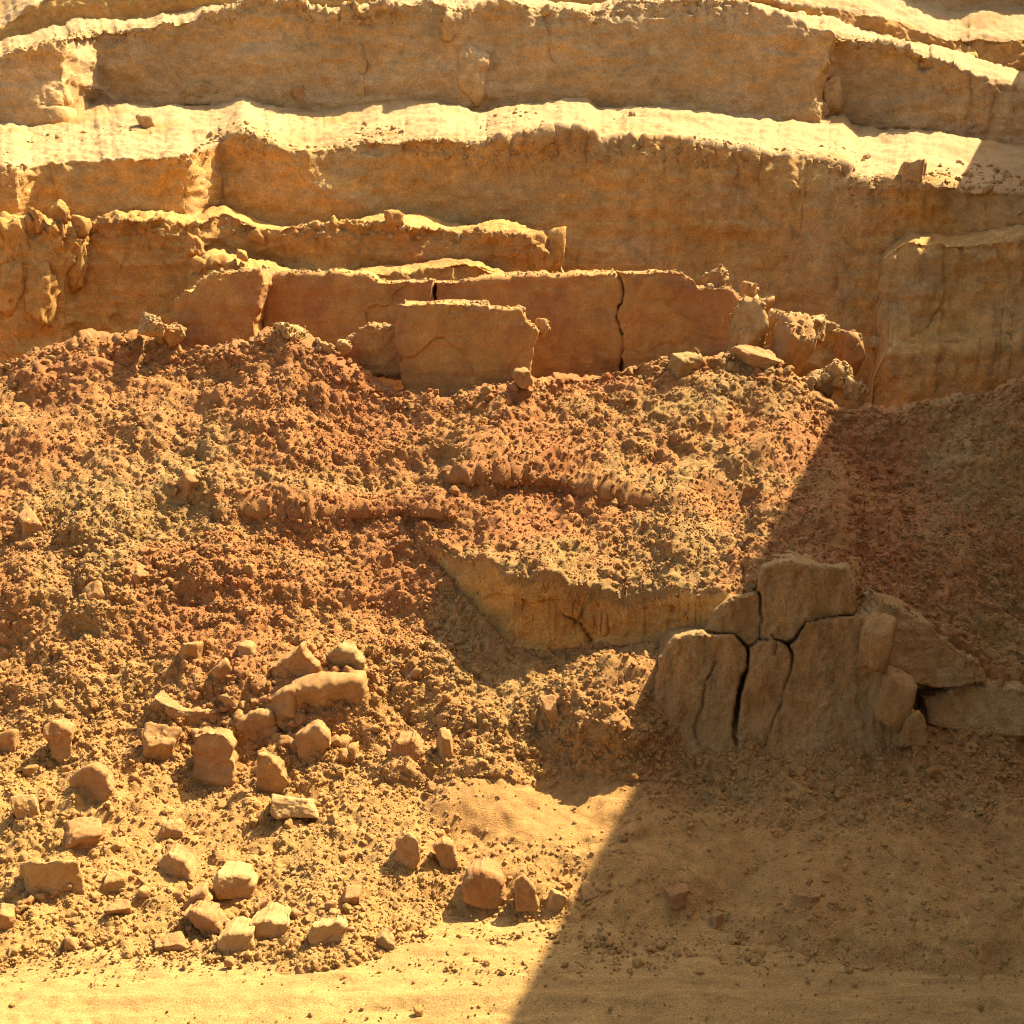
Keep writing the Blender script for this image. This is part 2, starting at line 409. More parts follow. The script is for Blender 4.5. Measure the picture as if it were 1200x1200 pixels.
CREST = [(-520, 425), (-100, 418), (0, 414), (50, 404), (110, 394), (160, 388), (200, 392), (225, 400), (262, 402), (300, 398), (332, 394), (372, 420), (420, 438), (480, 455), (530, 463), (590, 453), (640, 440), (690, 424), (740, 415),
         (820, 411), (870, 420), (920, 440), (1000, 464), (1060, 470), (1110, 464), (1150, 452), (1200, 444), (1300, 430), (1780, 400)]
S_EDGE = [(480, 640), (500, 640), (530, 658), (565, 676), (595, 702), (640, 708), (700, 714), (760, 706), (800, 702), (830, 704), (872, 704), (894, 674), (930, 666), (985, 672), (1004, 716), (1045, 735), (1100, 760), (1160, 790), (1210, 800)]
S_BOT = [(480, 640), (500, 652), (530, 682), (565, 722), (600, 760), (640, 764), (700, 758), (760, 766), (800, 792), (850, 825), (1000, 830), (1045, 830), (1100, 840), (1160, 832), (1210, 805)]
PYN = 470
def scarp(px):
    c = np.stack([px / 100.0, 0 * px, 0 * px], -1)
    w = smooth(505, 560, px) * (1 - smooth(780, 820, px))
    return curve(S_EDGE, px) + w * 9 * fbm(c, 1.6, 2, 640, 0.4), curve(S_BOT, px)
def heap_depth(px, py):
    Y = base(py)
    # the hard slab: flatter top, upright face
    e, b = scarp(px)
    inside = smooth(488, 520, px) * (1 - smooth(1130, 1210, px))
    Ye = base(b)
    top = e - 160
    Yt = base(top)
    ze, zt = EYE - kk(e) * Ye, EYE - kk(top) * Yt
    m = (zt - ze) / (Yt - Ye + 1e-6)
    Yslab = (EYE - ze + m * Ye) / (kk(py) + m)
    Yface = Ye + 0.16 - 0.16 * smooth(0, 1, (py - e) / np.maximum(b - e, 1)) ** 0.5
    Ys = np.where(py < top, Y, np.where(py < e, Yslab, np.where(py < b, Yface, Y)))
    Ys = np.maximum(Ys, 0)
    Y = Y + (np.minimum(Ys, np.where(py < b, Y, Ys)) - Y) * (inside > 0.01) * np.where(py < b, 1, 0)
    def ledge(E, a, up, x0, x1, down=8):
        ee = curve(E, px)
        w = smooth(x0, x0 + 40, px) * (1 - smooth(x1 - 40, x1, px))
        f = np.where(py < ee, smooth(ee - up, ee, py), 1 - smooth(ee, ee + down, py))
        return -a * w * f
    def blob(cx, cy, rx, ry, a):
        return -a * np.exp(-((px - cx) / rx) ** 2 - ((py - cy) / ry) ** 2)
    Y = Y + ledge([(500, 566), (560, 556), (640, 560), (700, 574), (760, 588)], 0.16, 46, 510, 790)
    Y = Y + ledge([(280, 600), (480, 598), (560, 606)], 0.08, 40, 270, 560, 10)
    Y = Y + ledge([(520, 962), (640, 985), (780, 975), (1000, 960)], 0.03, 60, 500, 980, 20)
    Y = Y + blob(722, 835, 64, 52, 0.38) + blob(752, 808, 40, 36, 0.20)
    Y = Y + blob(250, 880, 110, 60, -0.22) + blob(60, 960, 70, 50, 0.18) + blob(330, 800, 110, 40, 0.15)
    Y = Y + blob(235, 440, 90, 26, -0.22) + blob(1020, 930, 130, 40, 0.15) + blob(900, 1070, 120, 40, 0.12)
    Y = Y + blob(130, 600, 120, 60, 0.18) + blob(20, 480, 90, 50, -0.15)
    return Y

def build_heap():
    cr = soft(curve(CREST, PX), 9) + 11           # clods stand up over this line
    c = np.stack([PX / 100, 0 * PX, 0 * PX], -1)
    cr = cr + 4.0 * fbm(c, 2.5, 5, 5, 0.6)
    t = np.linspace(0, 1, PYN)[:, None]
    end = 1180.0
    py = cr[None] + (end - cr[None]) * t
    px = np.broadcast_to(PX[None], py.shape)
    Y = np.minimum.accumulate(heap_depth(px, py), axis=0)      # nothing overhangs
    Y = Y - 0.0006 * np.arange(PYN)[:, None] * 0.05
    P = place(px, py, Y)
    # rounded crest and the slope behind it
    top = P[0]; back = []
    for dy, dz in ((3.6, -2.6), (2.6, -1.5), (1.7, -0.75), (1.1, -0.36), (0.7, -0.16), (0.42, -0.06), (0.22, -0.01), (0.1, 0.0)):
        q = top.copy(); q[:, 0] *= (q[:, 1] + dy) / q[:, 1]; q[:, 1] += dy; q[:, 2] += dz; back.append(q)
    P = np.concatenate([np.array(back), P], 0)
    nb = len(back)
    n = normals_of(P)
    if n[100, 300, 2] < 0: n = -n
    e, b = scarp(px)
    onface = smooth(-7, 1, py - e) * (1 - smooth(-12, 6, py - b)) * smooth(495, 530, px) * (1 - smooth(1100, 1190, px))
    onface = np.concatenate([np.zeros((nb, len(PX))), onface], 0)
    toe = np.concatenate([np.zeros((nb, len(PX))), smooth(900, 1010, py)], 0)
    calm = np.concatenate([np.zeros((nb, len(PX))), 1.6 * np.exp(-((px - 640) / 130) ** 2 - ((py - 952) / 36) ** 2)
                           + 0.8 * smooth(640, 760, px) * smooth(960, 1000, py)], 0)
    rough = (1 - 0.90 * onface) * (1 - 0.45 * toe) * (1 - 0.82 * np.clip(calm, 0, 1))
    W = P + 0.05 * np.stack([fbm(P, 3.0, 2, 61), fbm(P, 3.0, 2, 62), fbm(P, 3.0, 2, 63)], -1)
    big = fbm(P, 0.75, 3, 71); med = fbm(P, 2.2, 4, 73)
    l1 = lumps(W, 3.2, 81); l2 = lumps(W, 7.0, 83); l3 = lumps(W, 14.0, 85)
    pm = 0.5 + 0.5 * smooth(-0.5, 0.5, vnoise(P * 1.3, 91))
    d = (1 - onface) * (0.16 * big + 0.07 * med) + rough * (0.10 * l1 * smooth(-0.2, 0.5, vnoise(P * 0.9, 95)) + 0.085 * l2 * pm + 0.040 * l3 + 0.016 * fbm(P, 22, 3, 97))
    ck, lev = cracks(P, (1.3, 1.3, 0.8), 111, 0.03)
    d += onface * (0.06 * fbm(P, (1.6, 1.6, 0.9), 5, 99) + 0.02 * fbm(P, 9, 4, 101) + 0.12 * lev - 0.07 * ck * smooth(0, 0.4, vnoise(P * 1.1, 113)))
    P2 = P + n * d[..., None]
    mats = M_HEAP
    o = link('soil_heap', mesh_from('soil_heap', P2, grid_faces(*P2.shape[:2])), mats)
    # the upright cut face of the slab shows bare golden clay
    o.data.materials.append(M_GOLD)
    mf = (onface[:-1, :-1] > 0.5).ravel()
    o.data.polygons.foreach_set('material_index', mf.astype(np.int32))
    tag(o, 'long heap of loose reddish brown soil clods below the quarry benches', 'soil heap')
    return P2[nb:], py, cr, rough[nb:], o
HEAP, HPY, HCR, HROUGH, heap_o = build_heap()

def on_heap(px, py):
    """the heap surface at a pixel"""
    j = np.clip(np.searchsorted(PX, px), 0, len(PX) - 1)
    t = np.clip((py - HCR[j]) / (1180 - HCR[j]), 0, 1) * (PYN - 1)
    i = np.clip(t.astype(int) if isinstance(t, np.ndarray) else int(t), 0, PYN - 1)
    return HEAP[i, j]

# ------------------------------------------------------------------ rocks and blocks
import bmesh
def _ico(sub):
    bm = bmesh.new(); bmesh.ops.create_icosphere(bm, subdivisions=sub, radius=1.0)
    V = np.array([v.co[:] for v in bm.verts]); Fc = np.array([[v.index for v in f.verts] for f in bm.faces]); bm.free()
    V /= np.linalg.norm(V, axis=1, keepdims=True)
    return V, Fc
ICO = {s: _ico(s) for s in (2, 3, 4, 5)}

def rock_shape(seed, dims, sub=4, boxy=0.5, cuts=9, rough=0.03, soft_k=24.0):
    """an angular lump: the sphere of directions cut by planes, edges a little worn, unit size then scaled to dims"""
    rng = np.random.RandomState(seed)
    D, Fc = ICO[sub]
    pl = []
    for ax in range(3):
        for s in (-1, 1):
            n = np.zeros(3); n[ax] = s
            n += rng.normal(0, 0.16 + 0.25 * (1 - boxy), 3) * (0.5 if (ax == 1 and s < 0) else 1.0)
            if ax == 1 and s < 0: n[2] -= 0.08
            n /= np.linalg.norm(n)
            pl.append((n, 0.5 + rng.uniform(-0.04, 0.05)))
    for _ in range(cuts):
        n = rng.normal(0, 1, 3); n /= np.linalg.norm(n)
        pl.append((n, rng.uniform(0.52, 0.70) + 0.12 * boxy))
    N = np.array([p[0] for p in pl]); H = np.array([p[1] for p in pl])
    c = np.clip(D @ N.T, 1e-3, None) / H[None]
    c = np.where(D @ N.T > 1e-3, c, 0)
    r = 1.0 / (np.sum(c ** soft_k, 1) ** (1 / soft_k))
    V = D * r[:, None]
    ext = np.abs(V).max(0)
    V = V / ext[None] * 0.5
    V = V * np.asarray(dims)[None]
    s = float(np.mean(dims))
    nz = fbm(V / s, 2.6, 5, seed + 5, 0.55) * 0.02 - 0.06 * np.abs(vnoise(V / s * 2.3, seed + 25))  + fbm(V / s, 9.0, 4, seed + 9, 0.6) * rough * 0.8 - 0.03 * smooth(0.1, 0.6, fbm(V / s, 3.5, 3, seed + 15))
    V = V + D * (nz * s)[:, None]
    return V, Fc

def rot(V, rx, ry, rz):
    cx, sx, cy, sy, cz, sz = math.cos(rx), math.sin(rx), math.cos(ry), math.sin(ry), math.cos(rz), math.sin(rz)
    Rx = np.array([[1, 0, 0], [0, cx, -sx], [0, sx, cx]]); Ry = np.array([[cy, 0, sy], [0, 1, 0], [-sy, 0, cy]]); Rz = np.array([[cz, -sz, 0], [sz, cz, 0], [0, 0, 1]])
    return V @ (Rz @ Ry @ Rx).T

_proj = []
def surface_at(px, py):
    """distance of the nearest bench surface in the direction of a pixel"""
    if not _proj:
        for P in SHEETS:
            k = (EYE - P[..., 2]) / P[..., 1]
            row = 600 + F * (k * CP - SP) / (CP + k * SP)
            _proj.append((P[..., 0] / P[..., 1] * qq(row) * F + 600, row, P[..., 1]))
    best = None
    for cx, cy, Y in _proj:
        m = (np.abs(cx - px) < 2.6) & (np.abs(cy - py) < 2.6)
        if m.any():
            y = float(Y[m].min()); best = y if best is None else min(best, y)
    return best
FEET = []
TOPS = []
def rock(px, py, w, h, label, Y=None, seed=1, mat=None, name='rock', cat='rock', deep=0.85, boxy=0.5, turn=0.0, tilt=(0, 0), sink=0.40, sub=4, group=None, cuts=9, rough=0.035, parent=None):
    """a stone whose foot shows at pixel (px, py), w x h pixels large; it rests on the heap, or at distance Y on a bench"""
    c = on_heap(px, py) if Y is None else place(px, py, Y)
    m = mpp(py, c[1])
    W, Hh = w * m, h * m * 1.06
    V, Fc = rock_shape(seed, (W, W * deep if deep * W > 0.5 * Hh else 0.6 * Hh, Hh * (1 + sink)), sub, boxy, cuts, rough)
    rr = np.random.RandomState(seed + 77)
    V = rot(V, tilt[0] + 0.08 + rr.normal(0, 0.13), tilt[1] + rr.normal(0, 0.12), turn)
    lo = V[:, 2].min()
    base_pt = np.array([c[0], c[1] + 0.30 * W * deep, c[2] - sink * Hh])
    V = V - np.array([0, 0, lo])
    o = link(name, mesh_from(name, V, Fc), mat or M_ROCK, parent)
    o.location = tuple(base_pt)
    if parent is None: tag(o, label, cat, group)
    FEET.append((base_pt, W, Y is None))
    if Y is not None and 14.0 < Y < 16.6: TOPS.append((V + base_pt)[rot(ICO[sub][0], 0, 0, 0)[:, 2] > -0.3])
    return o

def slab(name, outline, Y, thick, mat, parent=None, seed=1, lean=0.0, yaw=0.0, edge=0.05, rough=0.03, nth=220, bulge=0.03, back=1.0, split=0.45, facet=0.0):
    """a block whose front is this outline (pixels) standing at distance Y (at its centre), thick metres deep"""
    o2 = np.array(outline, float)
    cen = o2.mean(0)
    cz = place(cen[0], cen[1], Y)
    # outline corners on the (possibly leaning / turned) front plane
    pts = []
    for x, y in o2:
        yy = Y
        for _ in range(4):
            p = place(x, y, yy)
            yy = Y + lean * (p[2] - cz[2]) + yaw * (p[0] - cz[0])
        pts.append(place(x, y, yy))
    pts = np.array(pts); cen3 = pts.mean(0)
    E = pts - cen3
    s2 = E[:, [0, 2]]
    nseg = len(s2)
    seglen = np.linalg.norm(np.roll(s2, -1, 0) - s2, axis=1)
    tot = seglen.sum()
    ring = []
    for i in range(nseg):
        k = max(2, int(round(nth * seglen[i] / tot)))
        for a in np.linspace(0, 1, k, endpoint=False): ring.append(E[i] * (1 - a) + E[(i + 1) % nseg] * a)
    ring = np.array(ring); nr = len(ring)
    size = math.sqrt((np.ptp(s2[:, 0])) * (np.ptp(s2[:, 1])))
    # uneven broken outline
    rad = np.stack([ring[:, 0], np.zeros(nr), ring[:, 2]], -1)
    rn = rad / (np.linalg.norm(rad, axis=1, keepdims=True) + 1e-9)
    jit = fbm((ring + cen3), 4.0 / max(size, 0.2), 6, seed, 0.65)
    ring = ring + rn * (jit * rough * size)[:, None]
    rows = []
    fr = np.linspace(0.0003, 1, 40) ** 0.8
    inset = 1 - min(0.35, edge / (0.5 * size))
    for f in fr:
        q = ring * (f * inset); rows.append(q)
    for a in np.linspace(0, math.pi / 2, 6)[1:]:
        q = ring * (inset + (1 - inset) * math.sin(a)); q = q + np.array([0, edge * (1 - math.cos(a)), 0]); rows.append(q)
    for f in np.linspace(0.06, 1, 12):
        q = ring * (1 + (back - 1) * f) + np.array([0, edge + (thick - edge) * f, 0]); rows.append(q)
    for f in (0.7, 0.35, 0.02):
        rows.append(ring * f * back + np.array([0, thick, 0]))
    P = np.array(rows) + cen3
    P = np.concatenate([P, P[:, :1]], 1)
    n = normals_of(P)
    if n[12, :, 1].mean() > 0: n = -n
    d = rough * size * (1.0 * fbm(P, 1.6 / max(size, 0.2), 5, seed + 3, 0.55)) + bulge * size * 0.4 * vnoise(P * (2.0 / size), seed + 9)
    d += 0.016 * fbm(P, 9.0, 5, seed + 17, 0.65) * min(1.0, size / 0.8) - facet * size * (np.abs(vnoise(P * (1.9 / size), seed + 61)) + 0.5 * np.abs(vnoise(P * (4.2 / size), seed + 63)))
    ck, lev = cracks(P, (1.5 / size, 1.5 / size, 1.3 / size), seed + 51, 0.022)
    d += 0.014 * fbm(P, (0.8, 0.8, 7.0), 4, seed + 81, 0.6) * min(1.0, size) + split * size * (0.05 * lev - 0.02 * ck * smooth(-0.2, 0.4, vnoise(P * (1.2 / size), seed + 57)))
    d[-3:] = 0
    d[:, -1] = d[:, 0]
    nn = n.copy(); av = n[:, 0] + n[:, -1]; av /= np.linalg.norm(av, axis=1, keepdims=True) + 1e-9; nn[:, 0] = av; nn[:, -1] = av
    P = P + nn * d[..., None]
    up = (n[..., 2] > 0.55) & (np.arange(P.shape[0])[:, None] > 36) & (np.arange(P.shape[0])[:, None] < P.shape[0] - 4)
    if name != 'rock': TOPS.append(P[up])
    org = cen3 if parent is None else np.array(parent.location)
    o = link(name, mesh_from(name, P - org, grid_faces(*P.shape[:2])), mat, parent)
    if parent is None: o.location = tuple(cen3)
    return o

# broken wall of earth blocks standing behind the heap crest
w = empty('earth_wall', place(520, 470, 15.6))
tag(w, 'long low wall of cracked brown earth blocks standing behind the heap crest', 'earth wall')
slab('block', [(203, 352), (214, 338), (222, 345), (232, 332), (256, 319), (304, 316), (311, 330), (300, 380), (298, 425), (203, 430)], 15.3, 1.0, M_BLOCK, w, 3, lean=0.05, yaw=0.15, rough=0.035)
slab('block', [(309, 325), (370, 322), (431, 323), (440, 331), (505, 329), (512, 360), (505, 450), (309, 440)], 15.9, 0.8, M_BLOCK, w, 5, lean=0.08, rough=0.032)
slab('block', [(508, 329), (560, 330), (640, 322), (724, 318), (729, 345), (720, 372), (727, 400), (722, 450), (508, 460)], 15.95, 0.8, M_BLOCK, w, 7, lean=0.08, rough=0.032)
slab('block', [(727, 319), (800, 317), (814, 328), (822, 338), (855, 338), (868, 352), (884, 400), (892, 440), (727, 445), (731, 402), (723, 374), (732, 346)], 15.8, 0.9, M_BLOCK, w, 9, lean=0.06, yaw=-0.1, rough=0.03)
o = slab('earth_block', [(468, 356), (520, 355), (571, 356), (573, 364), (608, 363), (620, 378), (632, 388), (626, 420), (612, 480), (470, 480), (464, 420)], 14.5, 1.0, M_BLOCK, None, 13, lean=0.05, rough=0.026, edge=0.03)
tag(o, 'square flat-topped brown earth block standing in the dip of the heap crest', 'earth block')
o = slab('earth_block', [(408, 398), (420, 385), (432, 380), (448, 384), (470, 380), (480, 440), (430, 445), (412, 420)], 14.7, 0.6, M_BLOCK, None, 19, rough=0.06)
tag(o, 'crumbling brown earth block wedged against left side of the square block', 'earth block')

# cracked clay outcrop in the shade
oc = empty('clay_outcrop', on_heap(900, 915))
tag(oc, 'cracked olive clay outcrop with dark gaping fissures in the shaded slope', 'clay outcrop')
YO = float(base(915)) + 0.05
def poly_dist(px, py, poly):
    """signed distance in pixels to a polygon, negative inside"""
    p = np.array(poly, float); d = np.full(px.shape, 1e9); ins = np.zeros(px.shape, bool)
    for (x0, y0), (x1, y1) in zip(p, np.roll(p, -1, 0)):
        t = np.clip(((px - x0) * (x1 - x0) + (py - y0) * (y1 - y0)) / ((x1 - x0) ** 2 + (y1 - y0) ** 2), 0, 1)
        d = np.minimum(d, np.hypot(px - x0 - t * (x1 - x0), py - y0 - t * (y1 - y0)))
        with np.errstate(divide='ignore', invalid='ignore'):
            ins ^= ((y0 > py) != (y1 > py)) & (px < (x1 - x0) * (py - y0) / (y1 - y0) + x0)
    return np.where(ins, -d, d)

def build_outcrop():
    PIECES = [([(778, 775), (795, 752), (830, 744), (858, 748), (869, 760), (871, 778), (862, 792), (856, 830), (857, 885), (851, 945), (772, 945), (768, 860)], 0.06),
              ([(880, 778), (874, 800), (868, 850), (866, 888), (859, 945), (876, 945), (885, 905), (899, 862), (919, 812), (926, 788), (925, 768), (905, 753), (881, 758)], 0.05),
              ([(930, 770), (929, 790), (922, 815), (902, 865), (889, 907), (880, 945), (1052, 945), (1046, 870), (1032, 820), (1024, 770), (1014, 730), (985, 725), (945, 733), (932, 752)], 0.0),
              ([(893, 690), (898, 668), (930, 662), (985, 668), (996, 690), (994, 716), (970, 721), (943, 728), (930, 748), (905, 749), (895, 742)], 0.10),
              ([(832, 741), (840, 716), (862, 704), (887, 700), (889, 742), (879, 753), (862, 744)], 0.14)]
    gx, gy = np.meshgrid(np.arange(742, 1080, 1.5), np.arange(636, 952, 1.5))
    w = np.stack([gx / 100, gy / 100, 0 * gx], -1)
    wx, wy = gx + 3.6 * fbm(w, 3.5, 5, 601, 0.6), gy + 3.6 * fbm(w, 3.5, 5, 602, 0.6)
    D = np.stack([poly_dist(wx, wy, p) for p, _ in PIECES])
    near = D.argmin(0); srt = np.sort(D, 0); two = np.argsort(D, 0)[:2]; d = srt[0] - np.where((two < 2).all(0), 2.6, 4.6)      # only the left fissure gapes
    seam = np.exp(-((srt[1] - srt[0]) / 2.4) ** 2) * (srt[1] < 8) * (0.25 + 0.75 * smooth(-0.4, 0.5, fbm(w, 3.0, 3, 605)))
    back = np.array([b for _, b in PIECES])[near]
    hair = np.full(gx.shape, 1e9)                          # hairline cracks inside the pieces
    for line in ([(842, 776), (828, 800), (822, 830), (812, 852), (818, 875)], [(905, 745), (910, 756), (907, 768)],
                 [(835, 925), (845, 900), (862, 915), (880, 900)]):
        for (x0, y0), (x1, y1) in zip(line[:-1], line[1:]):
            t = np.clip(((wx - x0) * (x1 - x0) + (wy - y0) * (y1 - y0)) / ((x1 - x0) ** 2 + (y1 - y0) ** 2), 0, 1)
            hair = np.minimum(hair, np.hypot(wx - x0 - t * (x1 - x0), wy - y0 - t * (y1 - y0)))
    Y0 = YO + 0.02
    z = EYE - kk(gy) * Y0
    Y = Y0 + 0.16 * (z - 0.5) + back
    Y = Y + 0.015 * smooth(-3, 0, d) + 0.42 * smooth(0.6, 4.0, d) + 0.030 * np.clip(d - 3, 0, None) + 0.04 * np.exp(-(hair / 1.2) ** 2) + 0.14 * seam
    P = place(gx, gy, Y)
    n = 0.10 * fbm(P, (1.1, 0.4, 0.7), 4, 611) + 0.035 * fbm(P, (5, 2, 2.2), 4, 613, 0.6) + 0.012 * fbm(P, 22, 3, 615, 0.65)
    ck, lev = cracks(P, (2.4, 1.0, 1.6), 617, 0.03)
    n = n + 0.012 * lev
    P[..., 1] += n; P[..., 0] *= P[..., 1] / Y; P[..., 2] = EYE - kk(gy) * P[..., 1]
    fc = grid_faces(*gx.shape); fn = near.ravel()[fc[:, 0]]; fd = d.ravel()[fc].min(1)
    org = np.array(oc.location)
    for k in range(len(PIECES)):
        f = fc[(fn == k) & (fd < 20)]
        u, inv = np.unique(f, return_inverse=True)
        V = P.reshape(-1, 3)[u] - org
        link('slab', mesh_from('slab', V, inv.reshape(-1, 4)), M_CLAY, oc)
build_outcrop()
o = slab('clay_slab', [(1006, 735), (1034, 700), (1060, 712), (1100, 742), (1150, 780), (1160, 800), (1100, 812), (1060, 800), (1040, 775)], YO + 0.35, 0.8, M_CLAY, None, 33, lean=0.5, yaw=0.3, rough=0.03)
tag(o, 'long tilted clay slab leaning down to the right of the cracked outcrop', 'clay slab')
o = slab('clay_slab', [(1085, 820), (1130, 800), (1200, 808), (1240, 830), (1230, 865), (1150, 862), (1090, 850)], YO + 0.30, 0.8, M_CLAY, None, 35, lean=0.7, rough=0.04)
tag(o, 'wide shaded clay slab at the right edge below the tilted slab', 'clay slab')
for i, (x, y, wd, ht, lab) in enumerate([
        (1030, 770, 44, 50, 'dark shaded clay lump wedged above the gap right of the outcrop'),
        (1048, 838, 56, 58, 'pale angular clay block in the gap between outcrop and tilted slab'),
        (1066, 870, 44, 40, 'small clay block at foot of the gap right of the outcrop'),
        (1000, 905, 40, 26, 'small shaded clay fragment at lower right foot of the outcrop'),
        (880, 925, 34, 26, 'small clay fragment at foot of the dark fissures'),
        (850, 915, 30, 30, 'little upright clay fragment at lower left foot of the outcrop')]):
    rock(x, y, wd, ht, lab, Y=YO - 0.02 + 0.01 * i, seed=300 + i, mat=M_CLAY, name='clay_block', cat='clay block', boxy=0.95, turn=0.3 * i - 0.5, cuts=5, tilt=(0, 0.3 - 0.15 * i))

